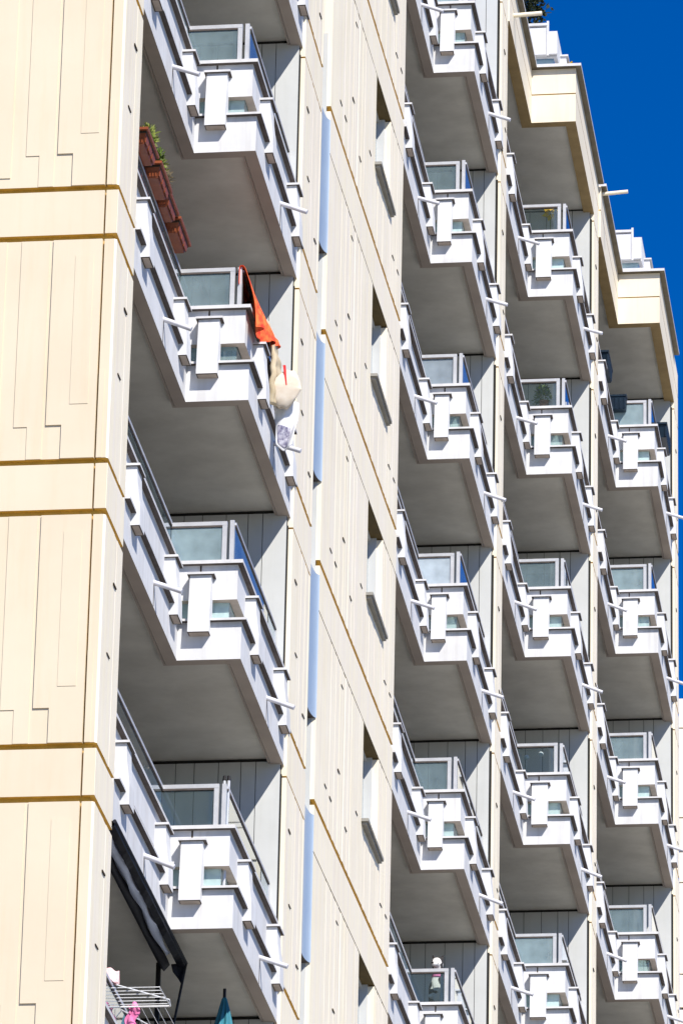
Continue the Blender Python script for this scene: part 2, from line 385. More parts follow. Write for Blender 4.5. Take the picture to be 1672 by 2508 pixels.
# pier after the first stack, then the stair slot, then the wide wall with the narrow windows
PB = (-.11, .42)
pier(.682, 3.2, 4.63, PB, (.02, .062), -5, 1, -1.2, [(3.475, 2.2, .06), (4.29, .96, .04), (3.63, 1.42, .03)], 11)
W0, W1, WX0, WX1 = 5.63, 11.72, .640, .735
def wx(y): return WX0+(WX1-WX0)*(y-W0)/(W1-W0)
WY0, WY1, WZ0, WZ1 = 9.25, 10.55, 1.50, H-.11
rngw = random.Random(21)
def seg(y0, y1): return ribbed(wx(y0), y0, wx(y1), y1, rngw, .007, (.06, .19))
pn, pf, pm = seg(W0, WY0), seg(WY1, W1), seg(WY0, WY1)
XI = .15
core = MB()
core.prism([(-1.2, W0+.3), (XI, W0+.3), (XI, W1-.03), (-1.2, W1-.03)], GROUND, 5*H)
bpart(core, 'wall_core', [OCHRE])
for n in range(-5, 5):
    z = n*H
    mb = MB(); mb.prism([(XI, W0), (wx(W0), W0), (wx(W1), W1), (XI, W1)], z+PB[0], z+PB[1], 0, 1); bpart(mb, 'floor_band', [CREAM, HEAD])
    mb = MB(); za, zb = z+PB[1]+.068, z+H+PB[0]-.018
    mb.prism([(XI, W0)]+pn+[(XI, WY0)], za, zb, 0, 1)
    mb.prism([(XI, WY1)]+pf+[(XI, W1)], za, zb, 0, 1)
    mb.prism([(XI, WY0+.0)]+pm+[(XI, WY1)], za, z+WZ0, 0, 1)
    for y, zz, h in ((7.48, 2.5, .03), (7.36, 1.42, .05), (6.77, .88, .06), (8.8, 1.42, .04), (7.98, .94, .04), (11.37, 1.0, .05), (10.93, 1.0, .035), (6.39, .90, .04)):
        mb.box(wx(y)-.012, wx(y)+.008, y-.08, y+.08, z+zz, z+zz+h*.32, 2)
    bpart(mb, 'wall_panel', [CREAM, OCHRE, DARKJOINT])
    mb = MB()
    for ya, yb in ((W0+.05, W1-.05),): mb.prism([(XI-.01, ya), (wx(ya)-.045, ya), (wx(yb)-.045, yb), (XI-.01, yb)], z+PB[1]-.02, za+.02)
    for ya, yb in ((W0+.05, WY0-.03), (WY1+.03, W1-.05)): mb.prism([(XI-.01, ya), (wx(ya)-.045, ya), (wx(yb)-.045, yb), (XI-.01, yb)], z+PB[0]-.04, z+PB[0]+.02)
    bpart(mb, 'joint_shade_fill', [OCHRE])  # gap fill whose ochre stands in for warm shade
    # window
    fw = MB(); xs = wx(10)
    fw.box(xs-.20, xs-.07, WY1-.035, WY1-.002, z+WZ0+.01, z+WZ1-.002); fw.box(xs-.20, xs-.14, WY0+.002, WY0+.05, z+WZ0+.01, z+WZ1-.002)
    fw.box(xs-.20, xs-.14, WY0+.05, WY1-.035, z+WZ1-.05, z+WZ1-.002); fw.box(xs-.20, xs-.14, WY0+.05, WY1-.035, z+WZ0+.01, z+WZ0+.06)
    win = bpart(fw, 'window', [WALLW])
    g = MB(); g.box(xs-.175, xs-.165, WY0+.05, WY1-.035, z+WZ0+.06, z+WZ1-.05); g.build('pane', [WINGLASS], win)
    s = MB(); s.box(xs-.19, xs+.075, WY0-.05, WY1+.13, z+WZ0-.028, z+WZ0+.008); s.box(xs-.02, xs+.055, WY0-.02, WY1+.11, z+WZ0-.06, z+WZ0-.028)
    s.build('window_sill', [SILL], win)
# the stair slot
SX = .555
for n in range(-5, 2):
    z = n*H
    pts = [(.592, 4.55)]+[(.592+.052*(1-math.cos(t)), 5.33+.285*math.sin(t)) for t in [math.radians(q) for q in range(0, 91, 10)]]
    mb = MB(); mb.prism([(-.2, 4.55)]+pts+[(-.2, 5.615)], z+1.44-H, z+.30, 0, 1)
    o = bpart(mb, 'spandrel_panel', [SPAND, CAPUND, DARKJOINT])
    mb = MB(); mb.box(.2, .212, 4.66, 5.625, z+.30, z+1.44); bpart(mb, 'stair_window', [WINGLASS])
    mb = MB(); mb.box(.2, WX0-.05, 5.618, 5.629, z+.302, z+1.438); bpart(mb, 'slot_lining', [WALLW])

# slim piers between the other stacks and after the last
for i, (c, y1) in enumerate(((COLS[1], 19.06), (COLS[2], 26.42), (COLS[3], 33.86))):
    pier(c['x']+c['a']+.030, c['y']+3.2, y1, PB, (.02, .062), -5, 3, c['x']-1.2,
         [(c['y']+3.55, 2.1, .06), (c['y']+3.75, .96, .04)], 30+i, ztop=4*H+.9)

# back and end walls of the recesses
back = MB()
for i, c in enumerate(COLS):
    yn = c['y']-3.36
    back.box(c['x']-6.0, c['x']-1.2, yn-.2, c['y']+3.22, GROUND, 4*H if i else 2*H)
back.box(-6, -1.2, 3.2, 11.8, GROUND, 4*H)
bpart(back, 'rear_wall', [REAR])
for i, c in enumerate(COLS):
    hi = 2*H if i == 0 else 4*H
    for n in range(-5, 2 if i == 0 else 4):
        z = n*H; mb = MB(); x = c['x']-1.2; xe = c['x']+c['a']-.028
        k = 0
        while x < xe-.02:
            w = (.24, .16, .30, .20, .26)[k % 5]; k += 1
            x2 = min(x+w, xe)
            if x2-x > .02: mb.box(x+.004, x2-.004, c['y']+3.13, c['y']+3.199, z+.22, z+H+.030, 0)
            x = x2
        mb.box(c['x']-1.2, xe, c['y']+3.145, c['y']+3.198, z+.21, z+H+.066, 1)
        mb.box(xe+.001, xe+(.010 if i == 0 else .026), c['y']+3.165, c['y']+3.1985, z+.21, z+H-.10, 1)
        bpart(mb, 'recess_end_wall', [WALLW, DARK])

# ------------------------------------------------------------------ roof parapet of the right-hand stacks
for ci in (2, 3):
    c = COLS[ci]; a = c['a']; z = 4*H; xf = c['x']; y = c['y']
    def tr(poly): return [(xf+px, y+py) for px, py in poly]
    mb = MB()
    for d0, d1, z0, z1, mi in ((-.03, .13, 0, .455, 0), (-.012, .13, .455, .475, 1), (-.03, .13, .475, .885, 0)):
        mb.prism(tr(outline(a, d0, -YE-.035, 3.197)+outline(a, d1, -YE-.035, 3.197)[::-1]), z+z0, z+z1, mi, 3)
    mb.prism(tr([(-1.2, -YE), (-.13, -YE), (-.13, .13), (a-.13, .13), (a-.13, 3.19), (-1.2, 3.19)]), z+.06, z+.66, 2)
    ROOFUND = painted('tan_shaded_underside', (.42, .30, .14), (.34, .24, .11), 5, .8)  # cream parapet underside, browned in colour to look shaded
    r = bpart(mb, 'roof_parapet', [CREAMR, OCHRE, SOFFIT, ROOFUND])
    ye = 3.98 if ci == 2 else 3.26
    mb = MB(); mb.prism(tr(outline(a, -.115, -YE-.02, ye)+outline(a, .20, -YE-.02, ye)[::-1]), z+.887, z+.93, 0, 1)
    mb.build('roof_coping', [COPING, ROOFCOP], r)
    mb = MB()
    if ci == 2: mb.tube((xf+.02, y-2.73, z+.40), (xf+.44, y-2.73, z+.42), .033, .033, 12)
    else: mb.tube((xf+.02, y-3.15, z+.83), (xf+.44, y-3.15, z+.86), .03, .03, 12)
    mb.build('roof_spout', [CREAM], r)
    # white terrace parapet standing back on the roof
    zt = z+.655; d = .22
    mb = MB()
    def st(d0, d1, z0, z1, mi=0, y0=-2.9, y1=YE):
        mb.prism(tr(outline(a, d+d0, y0, y1)+outline(a, d+d1, y0, y1)[::-1]), zt+z0, zt+z1, mi)
    st(0, .1, 0, .405); st(.062, .12, .60, 1.03)
    mb.box(xf-.24, xf+.225, y+.19, y+.27, zt+.60, zt+1.05, 0)
    mb.box(xf+.235, xf+.385, y+.215, y+.27, zt+.62, zt+1.00, 0)
    t = bpart(mb, 'terrace_parapet', [WHITE])
    mb = MB(); mb.prism(tr(outline(a, d-.045, -2.9, YE)+outline(a, d+.12, -2.9, YE)[::-1]), zt+.405, zt+.43)
    mb.box(xf-.26, xf+.24, y+.175, y+.29, zt+1.085, zt+1.125)
    mb.box(xf+.228, xf+.262, y+.18, y+.215, zt+.58, zt+1.16)
    mb.build('coping', [COPING], t)
    mb = pilaster_x(0, .80, 1.15, .24, .86); p = mb.build('pilaster', [WHITE, COPING], t, (xf+a-d-.02, y, zt))
    mb = MB(); mb.box(xf-.2, xf+a-.34, y+.37, y+.38, zt+.2, zt+.75); mb.build('glass_pane', [SLOTGLASS], t)

# ------------------------------------------------------------------ the block behind on the right
def far_building():
    mb = MB(); X0, X1, Y0, Y1, Z1 = .835, 16, 60, 72, 16.25
    mb.box(X0+.05, X1-.05, Y0+.05, Y1, GROUND, Z1-.1, 1)
    z = Z1
    while z > GROUND+4:
        mb.box(X0, X1, Y0, Y1-.1, z-.66, z, 0)
        mb.box(X0, X1, Y0, Y1-.1, z-2.70, z-.69, 0); mb.box(X0, X1, Y0, Y1-.1, z-3.44, z-2.73, 0)
        for j in range(12):
            x = X0+.10+j*1.25
            for q in (x, x+1.1): mb.box(q, q+.018, Y0-.006, Y0+.01, z-2.6, z-.78, 1)
            mb.box(x+.018, x+1.1, Y0-.006, Y0+.01, z-2.6, z-2.582, 1); mb.box(x+.018, x+1.1, Y0-.006, Y0+.01, z-.798, z-.78, 1)
        z -= 3.5
    o = mb.build('tower_block', [CREAM, DARKJOINT])
    tag(o, 'plain cream block just showing at the right edge behind the balconies', 'building')
far_building()
#PROPS
# ------------------------------------------------------------------ things people keep on the balconies
def at(ci, n, x, y, z):
    return Vector((COLS[ci]['x']+x, COLS[ci]['y']+y, n*H+z))
def plain(name, c1, c2=None, scale=6, rough=.6, **kw):
    c2 = c2 or tuple(v*.8 for v in c1)
    return painted(name, c1, c2, scale, rough, bmp=kw.pop('bmp', .05), **kw)
TERRA = plain('terracotta_plastic', (.27, .07, .025), (.20, .05, .018), 8, .45)
TERRAL = plain('terracotta_clay', (.55, .17, .05), (.45, .13, .04), 8, .7)
LEAFP = plain('leaf_bright', (.22, .30, .06), (.11, .17, .03), 25, .6)
SOIL = plain('soil', (.05, .035, .02))
LEAF = plain('leaf_green', (.14, .21, .03), (.07, .12, .02), 30, .6)
LEAFY = plain('leaf_yellow_green', (.30, .34, .07), (.17, .21, .04), 30, .6)
DRY = plain('dry_stalks', (.30, .24, .13), (.2, .15, .08), 30, .8)
LEAFD = plain('leaf_dark', (.030, .042, .012), (.016, .024, .008), 8, .7)
ORANGE = plain('orange_cloth', (.88, .20, .05), (.76, .03, .02), 12, .85)
BEIGE = plain('beige_cotton', (.70, .63, .53), (.60, .51, .40), 9, .9)
TAN = plain('tan_quilt', (.52, .44, .31), (.40, .32, .20), 6, .9)
SHEET = plain('white_cotton', (.74, .74, .75), (.68, .68, .70), 5, .9)
RED = plain('red_ribbon', (.65, .03, .03))
PURPLE = plain('purple_print', (.10, .09, .17), (.55, .54, .60), 26, .9)
NAVY = plain('navy_canvas', (.010, .012, .022), (.006, .007, .013), 5, .7)
LINING = plain('grey_blue_lining', (.58, .66, .84), (.50, .58, .76), 5, .8)
BLACKM = plain('black_metal', (.010, .008, .008), None, 9, .5)
WIRE = plain('white_wire', (.80, .80, .80), None, 9, .4)
PINK = plain('pink_check', (.80, .42, .45), (.78, .66, .66), 60, .9)
HOTPINK = plain('pink_cloth', (.75, .22, .42), (.62, .14, .32), 12, .9)
TEAL = plain('teal_canvas', (.04, .22, .28), (.025, .15, .20), 6, .7)
BLUEP = plain('dark_blue_plastic', (.007, .020, .036), (.004, .012, .024), 8, .4)
YELLOW = plain('yellow_felt', (.95, .62, .04), (.85, .45, .02), 10, .8)
GLOBE = plain('white_globe', (.78, .80, .80), None, 9, .3)
FURW = plain('white_fur', (.72, .70, .66), (.60, .57, .52), 40, .95)
FURB = plain('black_fur', (.025, .022, .02), (.05, .045, .04), 40, .95)

def leaves(mb, c, rad_, n, size, rng, mi=0, up=.3, blade=.35):
    c = Vector(c)
    for _ in range(n):
        d = Vector((rng.gauss(0, 1), rng.gauss(0, 1), rng.gauss(0, 1)+up)).normalized()
        r = rng.random()**.5
        p = c+Vector((d.x*rad_[0]*r, d.y*rad_[1]*r, d.z*rad_[2]*r))
        l = (d+Vector((rng.uniform(-.7, .7), rng.uniform(-.7, .7), rng.uniform(-.5, .9)))).normalized()*size*rng.uniform(.6, 1.3)
        w = l.cross(Vector((rng.uniform(-1, 1), rng.uniform(-1, 1), rng.uniform(-1, 1)))).normalized()*size*blade
        mb.add([p, p+l*.5+w, p+l, p+l*.5-w], [[0, 1, 2, 3]], mi)

# --- four terracotta boxes clipped along the near railing
def planter(y0, y1, label, plants, seed):
    o = empty('planter_box', at(0, -1, -.07, (y0+y1)/2, 1.555))
    tag(o, label, 'planter', 'terracotta planters on the railing')
    L = (y1-y0)/2; mb = MB(); zt = .145; o.location.z += (.0, -.012, .008, -.016)[seed-1]; o.location.x += (0, .016, -.006, .012)[seed-1]; o.rotation_euler.x = (.01, -.02, .012, -.015)[seed-1]
    def ring(hx, hy, z, x=0): return [(x-hx, -hy, z), (x+hx, -hy, z), (x+hx, hy, z), (x-hx, hy, z)]
    mb.loft([ring(.055, L-.10, 0, -.012), ring(.078, L-.03, zt-.028, .0), ring(.098, L, zt-.027), ring(.10, L, zt),
             ring(.088, L-.012, zt), ring(.078, L-.03, zt-.03)])
    for k in range(3):                           # pressed panels on the long side
        y = -L+.16+k*(2*L-.32)/2; mb.obox((.0665, y, .058), (.004, 0, 0), (0, .075, 0), (.0045, 0, .04))
    for x in (-.03, .0, .03): mb.obox((x, -L+.068, .06), (.008, 0, 0), (0, .004, 0), (0, -.012, .05))
    mb.build('box', [TERRA], o)
    mb = MB(); mb.box(-.078, .078, -L+.03, L-.03, zt-.05, zt-.022); mb.build('soil', [SOIL], o)
    rng = random.Random(seed)
    for (y, r, h, n, mat, sz, bl) in plants:
        mb = MB(); leaves(mb, (.0, y, zt+h*.55), (r, r*1.6, h*.75), n, sz, rng, up=.5, blade=bl)
        mb.build('plant', [mat], o)
planter(-2.95, -2.25, 'terracotta planter box nearest the cream pier with feathery green plant', [(.20, .08, .20, 260, LEAFY, .065, .16), (.12, .07, .14, 160, LEAF, .045, .3)], 1)
planter(-2.19, -1.50, 'terracotta planter box with white flowering herb and dried stalks', [(-.16, .08, .16, 260, LEAF, .05, .3), (.02, .08, .17, 200, LEAFY, .06, .16), (.20, .08, .15, 260, DRY, .085, .05)], 2)
planter(-1.485, -.915, 'empty terracotta planter box third from the cream pier', [], 3)
planter(-.90, -.23, 'empty terracotta planter box closest to the balcony corner', [], 4)

# --- the orange blanket and the bedding airing beside it
def cloth_rows(f, nu, nv): return [[f(i/nu, j/nv) for j in range(nv+1)] for i in range(nu+1)]
def cloth(name, f, mat, nu=24, nv=16, thick=.012, parent=None, loc=None):
    mb = MB(); mb.grid(cloth_rows(f, nu, nv)); o = mb.build(name, mat, parent, loc, True)
    m = o.modifiers.new('thickness', 'SOLIDIFY'); m.thickness = thick; m.offset = 0
    s_ = o.modifiers.new('smooth', 'SUBSURF'); s_.levels = 1; s_.render_levels = 1
    return o
def f_blanket(u, v):                              # u along the rail, v from the inner side over the rail and down outside
    y = .07+1.9*u
    fold = .026*math.sin(u*23)*min(1, max(0, v-.3)*2.5)+.013*math.sin(u*51+v*3)+.006*math.sin(u*97-v*9)
    drop = (.62*(1-u)**1.15+.16)
    if v < .3: return (.505-.012*0, y, 1.555-.25*(.3-v)/.3*.8)
    if v < .4: return (.505+(v-.3)/.1*.055, y, 1.562+.006*math.sin((v-.3)*31))
    t = (v-.4)/.6
    return (.562+.15*math.sin(t*1.35)*(1-.35*u)+fold*t*1.9, y+.06*math.sin(t*4+u*9)*t, 1.558-drop*t+.05*t*math.sin(u*14+1))
o = cloth('blanket', f_blanket, [ORANGE], 60, 26, .007, None, at(0, -1, 0, 0, 0))
tag(o, 'orange red blanket airing over the glass railing', 'blanket')
def f_quilt(u, v):
    t = v; y = 1.30+.55*u+.03*math.sin(t*6)
    return (.60+.12*math.sin(min(1, t*1.3)*1.57)+.03*math.sin(u*9+t*5)*t+.010*math.sin(t*31+u*4), y, 1.50-(.98-.1*u)*t)
o = cloth('quilt', f_quilt, [TAN], 16, 26, .06, None, at(0, -1, 0, 0, 0))
tag(o, 'tan brown rolled quilt hanging beside the orange blanket', 'quilt')
def pillow(name, c, hx, hy, hz, tilt, mats, label, cat):
    mb = MB(); n = 16; M = Matrix.Rotation(tilt, 4, 'X') @ Matrix.Rotation(.18, 4, 'Y'); rows_t, rows_b = [], []
    for i in range(n+1):
        a, b = [], []
        for j in range(n+1):
            u, v = i/n*2-1, j/n*2-1
            e = max(0, (1-u**2)*(1-v**2))**.42; tuft = .45*math.exp(-((u**2+v**2)/.03))+.12*math.sin(9*u+4*v)*math.sin(7*v)*e*.4
            h = hz*max(.03, e*(1-tuft)); pinch = (.80-.20*v)*(1+.03*math.sin(13*v))*(.86+.14*v*v)
            a.append(M @ Vector((u*hx*pinch, v*hy, h))); b.append(M @ Vector((u*hx*pinch, v*hy, -h)))
        rows_t.append(a); rows_b.append(b)
    mb.grid(rows_t); mb.grid([r[::-1] for r in rows_b])
    for k in range(n):
        for A, Bq in ((rows_t[0], rows_b[0]), (rows_t[n], rows_b[n])): mb.add([A[k], A[k+1], Bq[k+1], Bq[k]], [[0, 1, 2, 3]])
        for q in (0, n): mb.add([rows_t[k][q], rows_t[k+1][q], rows_b[k+1][q], rows_b[k][q]], [[0, 1, 2, 3]])
    o = mb.build(name, mats, None, c, True); tag(o, label, cat); return o
pc = pillow('cushion', at(0, -1, .84, 1.40, .72), .172, .075, .23, 0, [BEIGE], 'puffy beige cushion hanging below the tan quilt', 'cushion')
mb = MB(); mb.loft([[(.0, -.075, .02), (.012, -.075, .02), (.012, -.06, .02), (.0, -.06, .02)], [(-.04, -.06, .26), (-.01, -.06, .26), (-.01, -.04, .26), (-.04, -.04, .26)]])
mb.build('ribbon', [RED], pc)
def f_shirt(u, v):
    x = .69+.27*u-.02*v+.05*v*(u < .5); w = 1-.35*v
    return (x if v < .45 else .70+.27*u*w+.03*v, 1.50+.10*math.sin(u*7+v*5)*.4, .62-.50*v-.05*math.sin(u*3.1)*v)
sh = cloth('shirt', f_shirt, [SHEET], 14, 14, .012, None, at(0, -1, 0, 0, 0))
tag(sh, 'white shirt with dark purple print hanging under the beige cushion', 'shirt')
def f_print(u, v): p = f_shirt(.12+.6*u, .52+.42*v); return (p[0], p[1]-.012, p[2])
cloth('print', f_print, [PURPLE], 8, 6, .006, sh)

# --- awning frame, airer, parasol on the lowest balcony of the first stack
aw = empty('awning', at(0, -4, .03, -1.3, 2.80)); tag(aw, 'dark navy awning strip on a black frame under the balcony', 'awning')
mb = MB(); rows = []
for i in range(31):
    t = i/30; y = -2.1+4.3*t; sag = .012*math.sin(t*21)+.01*math.sin(t*47)
    rows.append([(.012+.004*math.sin(t*30), y, .0), (.010, y, -.045), (-.055, y, -.055+sag), (-.075, y, -.03), (-.055, y, .004)])
for i in range(30):
    for j in range(5):
        a_, b_ = rows[i], rows[i+1]; mb.add([a_[j], a_[(j+1) % 5], b_[(j+1) % 5], b_[j]], [[0, 1, 2, 3]])
mb.tube((.012, -2.1, 0), (.012, 2.25, 0), .018); mb.build('front_bar', [NAVY], aw)
mb = MB(); mb.grid([[(-.08+.012*math.sin(i*.9), -2.1+i*.14, -.02-.02*abs(math.sin(i*.55))), (-.14+.02*math.sin(i*.7+1), -2.1+i*.14, -.05), (-.165+.02*math.sin(i*.5), -2.1+i*.14, -.01)] for i in range(29)])
o = mb.build('lining', [LINING], aw, None, True); o.modifiers.new('thickness', 'SOLIDIFY').thickness = .006
mb = MB(); mb.grid([[(-.165+.02*math.sin(i*.5), -2.1+i*.145, -.012), (-.21, -2.1+i*.145, -.07+.012*math.sin(i*.8)), (-.25, -2.1+i*.145, -.04), (-.27, -2.1+i*.145, 0)] for i in range(31)])
o = mb.build('canopy', [NAVY], aw, None, True); o.modifiers.new('thickness', 'SOLIDIFY').thickness = .012
mb = MB(); mb.grid([[(.0, 2.22, -.01), (-.08, 2.22, -.01), (-.13, 2.2, -.02)], [(-.01, 2.22, -.12), (-.06, 2.24, -.14), (-.11, 2.2, -.10)], [(-.015, 2.23, -.21), (-.03, 2.23, -.22), (-.05, 2.22, -.17)]])
o = mb.build('flap', [NAVY], aw); o.modifiers.new('thickness', 'SOLIDIFY').thickness = .008
mb = MB(); mb.box(-.285, -.24, 2.2, 2.245, -2.5, .0); mb.build('post', [BLACKM], aw)
mb = MB(); mb.tube((.012, 2.24, -.02), (-.19, 2.24, -1.2), .013); mb.build('brace', [BLACKM], aw)

dr = empty('drying_rack', at(0, -4, .06, -2.1, 1.50)); tag(dr, 'white wire drying rack hooked over the lowest railing', 'drying rack')
mb = MB()
for k in range(6):
    y = -.27+k*.105; mb.tube((-.34, y, 0), (.285-.0*k, y, 0), .0042, n=6)
mb.tube((-.34, .30, -.01), (.30, .30, -.01), .009); mb.tube((.285, -.28, 0), (.30, .30, -.01), .005); mb.tube((-.34, -.28, 0), (-.34, .30, -.01), .005)
mb.build('top_wing', [WIRE], dr)
mb = MB(); mb.path([(-.12, -.30, .02), (.30, .22, .03), (.30, .30, -.01)], .006); mb.path([(-.22, .30, -.01), (.05, .9, -.04), (.34, 1.25, -.06)], .006); mb.build('arm', [WIRE], dr)
mb = MB()
for k in range(6): x = -.13+k*.075; mb.tube((x, .32, -.02), (x+.11, .95, -.22), .003, n=6)
mb.build('lower_wing', [WIRE], dr)
mb = MB(); mb.path([(-.235, -.2, .0), (-.235, -.2, .20)], .006); mb.build('hook', [WIRE], dr)
def f_towel(u, v):
    a_ = (v-.5)*2
    return (-.245+.13*u, -.20+.05*a_*(1-.3*u), .235-.05*u-.13*abs(a_)-.01*math.cos(u*9))
o = cloth('towel', f_towel, [PINK], 10, 14, .008, None, at(0, -4, .06, -2.1, 1.50)); tag(o, 'pink checked towel folded over the drying rack hook', 'towel')
def f_pink(u, v):
    return (-.12+.10*u+.025*math.sin(v*8), .32+.02*math.sin(u*9), .02-.26*v-.03*math.sin(u*7))
o = cloth('pink_garment', f_pink, [HOTPINK], 10, 12, .02, None, at(0, -4, .06, -2.1, 1.50)); tag(o, 'crumpled pink garment pegged to the front bar of the rack', 'garment')

pa = empty('parasol', at(0, -4, .355, 1.5, .24)); tag(pa, 'folded teal parasol standing on the lowest balcony', 'parasol')
mb = MB(); mb.tube((0, 0, 0), (0, 0, 2.46), .016); mb.build('pole', [BLACKM], pa)
mb = MB(); mb.tube((0, 0, 0), (0, 0, .06), .20, .20, 24); mb.build('base', [BLACKM], pa)
mb = MB(); rings = []
for z, r in ((2.385, .006), (2.35, .022), (2.25, .045), (2.10, .075), (1.9, .11), (1.7, .135), (1.45, .14), (1.25, .11)):
    rings.append([((r*(1+.28*math.cos(8*a_))*math.cos(a_+z)), (r*(1+.28*math.cos(8*a_))*math.sin(a_+z)), z) for a_ in [2*math.pi*k/48 for k in range(48)]])
mb.loft(rings); mb.build('canopy', [TEAL], pa, None, True)

# --- two capped poles leaning at the corner post (first stack)
for dx, lab in ((-.018, 'silver pole with black cap leaning left of its twin'), (.026, 'silver pole with black cap leaning right of its twin')):
    po = empty('clothes_pole', at(0, -3, .50+dx, .19, .24)); tag(po, lab, 'pole', 'capped poles by the corner post')
    mb = MB(); mb.tube((-.01, 0, 0), (.012, .01, 1.38), .016, .016, 12); mb.build('shaft', [ALU], po)
    mb = MB(); mb.tube((.012, .01, 1.381), (.0125, .01, 1.43), .020, .016, 12); mb.build('cap', [BLACKM], po)
mb = MB(); mb.loft([[(0, 0, 0), (.03, .01, 0), (.02, .03, 0)], [(-.03, 0, .05), (.05, .02, .06), (.02, .05, .05)], [(0, 0, .12), (.02, .01, .13), (.01, .03, .12)]])
o = mb.build('ornament', [BEIGE], None, at(0, -3, -.17, -.75, 1.38)); tag(o, 'small tan ornament on the near railing above the awning', 'ornament')

# --- potted plant, yellow flower, globes, sprigs, blue boxes, figurine behind the far panes
pp = empty('potted_plant', at(2, 2, .225, .24, 1.089)); tag(pp, 'bushy green plant in a terracotta pot behind glass', 'plant')
mb = MB(); mb.loft([[(r*math.cos(t), r*math.sin(t), z) for t in [2*math.pi*k/20 for k in range(20)]] for r, z in ((.045, 0), (.064, .125), (.074, .126), (.077, .17), (.06, .169))]); mb.build('pot', [TERRAL], pp)
mb = MB(); r_ = random.Random(5); leaves(mb, (-.02, 0, .28), (.11, .09, .12), 300, .06, r_, 0, .5, .22); leaves(mb, (-.09, 0, .17), (.06, .05, .11), 110, .05, r_, 0, 0, .22); mb.build('foliage', [LEAFP], pp)
yf = empty('flower_ornament', at(2, 3, .30, .22, 1.46)); tag(yf, 'yellow petalled flower ornament behind the top pane', 'ornament')
mb = MB()
for k in range(6):
    t = k*math.pi/3+.3; d = Vector((math.cos(t), 0, math.sin(t))); p = Vector((-d.z, 0, d.x))
    mb.add([d*.02, d*.07+p*.036+Vector((0, .012, 0)), d*.135, d*.07-p*.036+Vector((0, -.012, 0))], [[0, 1, 2, 3]])
o = mb.build('petals', [YELLOW], yf); o.modifiers.new('thickness', 'SOLIDIFY').thickness = .01
mb = MB(); mb.tube((0, .012, 0), (0, .012, -.371), .005); mb.build('stem', [LEAF], yf)
def ball(mb, c, r, nu=16, nv=10, sc=(1, 1, 1)):
    rings = [[(c[0]+sc[0]*r*math.sin(math.pi*i/nv)*math.cos(2*math.pi*j/nu), c[1]+sc[1]*r*math.sin(math.pi*i/nv)*math.sin(2*math.pi*j/nu), c[2]-sc[2]*r*math.cos(math.pi*i/nv)) for j in range(nu)] for i in range(1, nv)]
    mb.loft(rings)
for x, z, lab in ((.008, 1.42, 'white globe on a stake, the lower left of two behind glass'), (.213, 1.465, 'white globe on a stake, the upper right of two behind glass')):
    g = empty('globe_stake', at(2, 0, x, .27, 1.089)); tag(g, lab, 'ornament', 'white globes behind glass')
    mb = MB(); ball(mb, (0, 0, z-1.095), .038); mb.build('globe', [GLOBE], g, None, True)
    mb = MB(); mb.tube((0, 0, 0), (0, 0, z-1.13), .004); mb.build('stake', [WIRE], g)
for k, (x, z) in enumerate(((.006, .11), (.06, .08), (.117, .11), (.227, .14), (.279, .12))):
    mb = MB(); mb.tube((0, 0, 0), (.003, 0, z), .0045, .003, 6); mb.tube((0, 0, z*.5), (.012, 0, z*.75), .003, .002, 6)
    o = mb.build('garden_stake', [GLOBE], None, at(3, 1, x, .17, 1.0885)); tag(o, 'thin white stake in a row along the foot of the pane', 'stake', 'white stakes along the pane')
def blue_box(c, hx, hy, h, label):
    o = empty('blue_planter', c); tag(o, label, 'planter', 'dark blue planters on the top railing'); mb = MB()
    def ring(k, z, e=0): return [(-hx*k-e, -hy*k-e, z), (hx*k+e, -hy*k-e, z), (hx*k+e, hy*k+e, z), (-hx*k-e, hy*k+e, z)]
    mb.loft([ring(.86, 0), ring(.97, h*.86), ring(1, h*.87, .012), ring(1, h, .012), ring(.95, h), ring(.9, h*.8)])
    n = max(2, int(hx*2/.06))
    for k in range(n):
        x = -hx*.8+hx*1.6*k/(n-1); mb.obox((x, -hy*.93, h*.42), (.011, 0, 0), (0, .010, 0), (0, -.006, h*.36))
    n = max(2, int(hy*2/.09))
    for k in range(n):
        y = -hy*.8+hy*1.6*k/(n-1); mb.obox((hx*.93, y, h*.42), (.010, 0, 0), (0, .016, 0), (.006, 0, h*.36))
    mb.build('box', [BLUEP], o)
    mb = MB(); mb.box(-hx*.88, hx*.88, -hy*.88, hy*.88, h*.72, h*.8); mb.build('soil', [SOIL], o)
blue_box(at(3, 3, .025, .03, 1.345), .135, .085, .25, 'dark blue ribbed planter hanging on the front of the railing')
blue_box(at(3, 3, .66, 1.45, 1.30), .075, .45, .24, 'dark blue planter along the far railing by the bright pier')
blue_box(at(3, 3, -.09, -.95, 1.56), .07, .40, .24, 'dark blue planter along the near railing under the cream parapet')
fg = MB(); fg.loft([[(r*math.cos(t), r*math.sin(t), z) for t in [2*math.pi*k/16 for k in range(16)]] for r, z in ((.024, 0), (.022, .05), (.028, .08), (.030, .13), (.022, .165), (.012, .19), (.02, .205), (.012, .235), (.003, .24))])
o = fg.build('figurine', [GLOBE], None, at(1, -1, .145, .24, 1.089), True); tag(o, 'small white rounded figurine standing behind the glass', 'figurine')

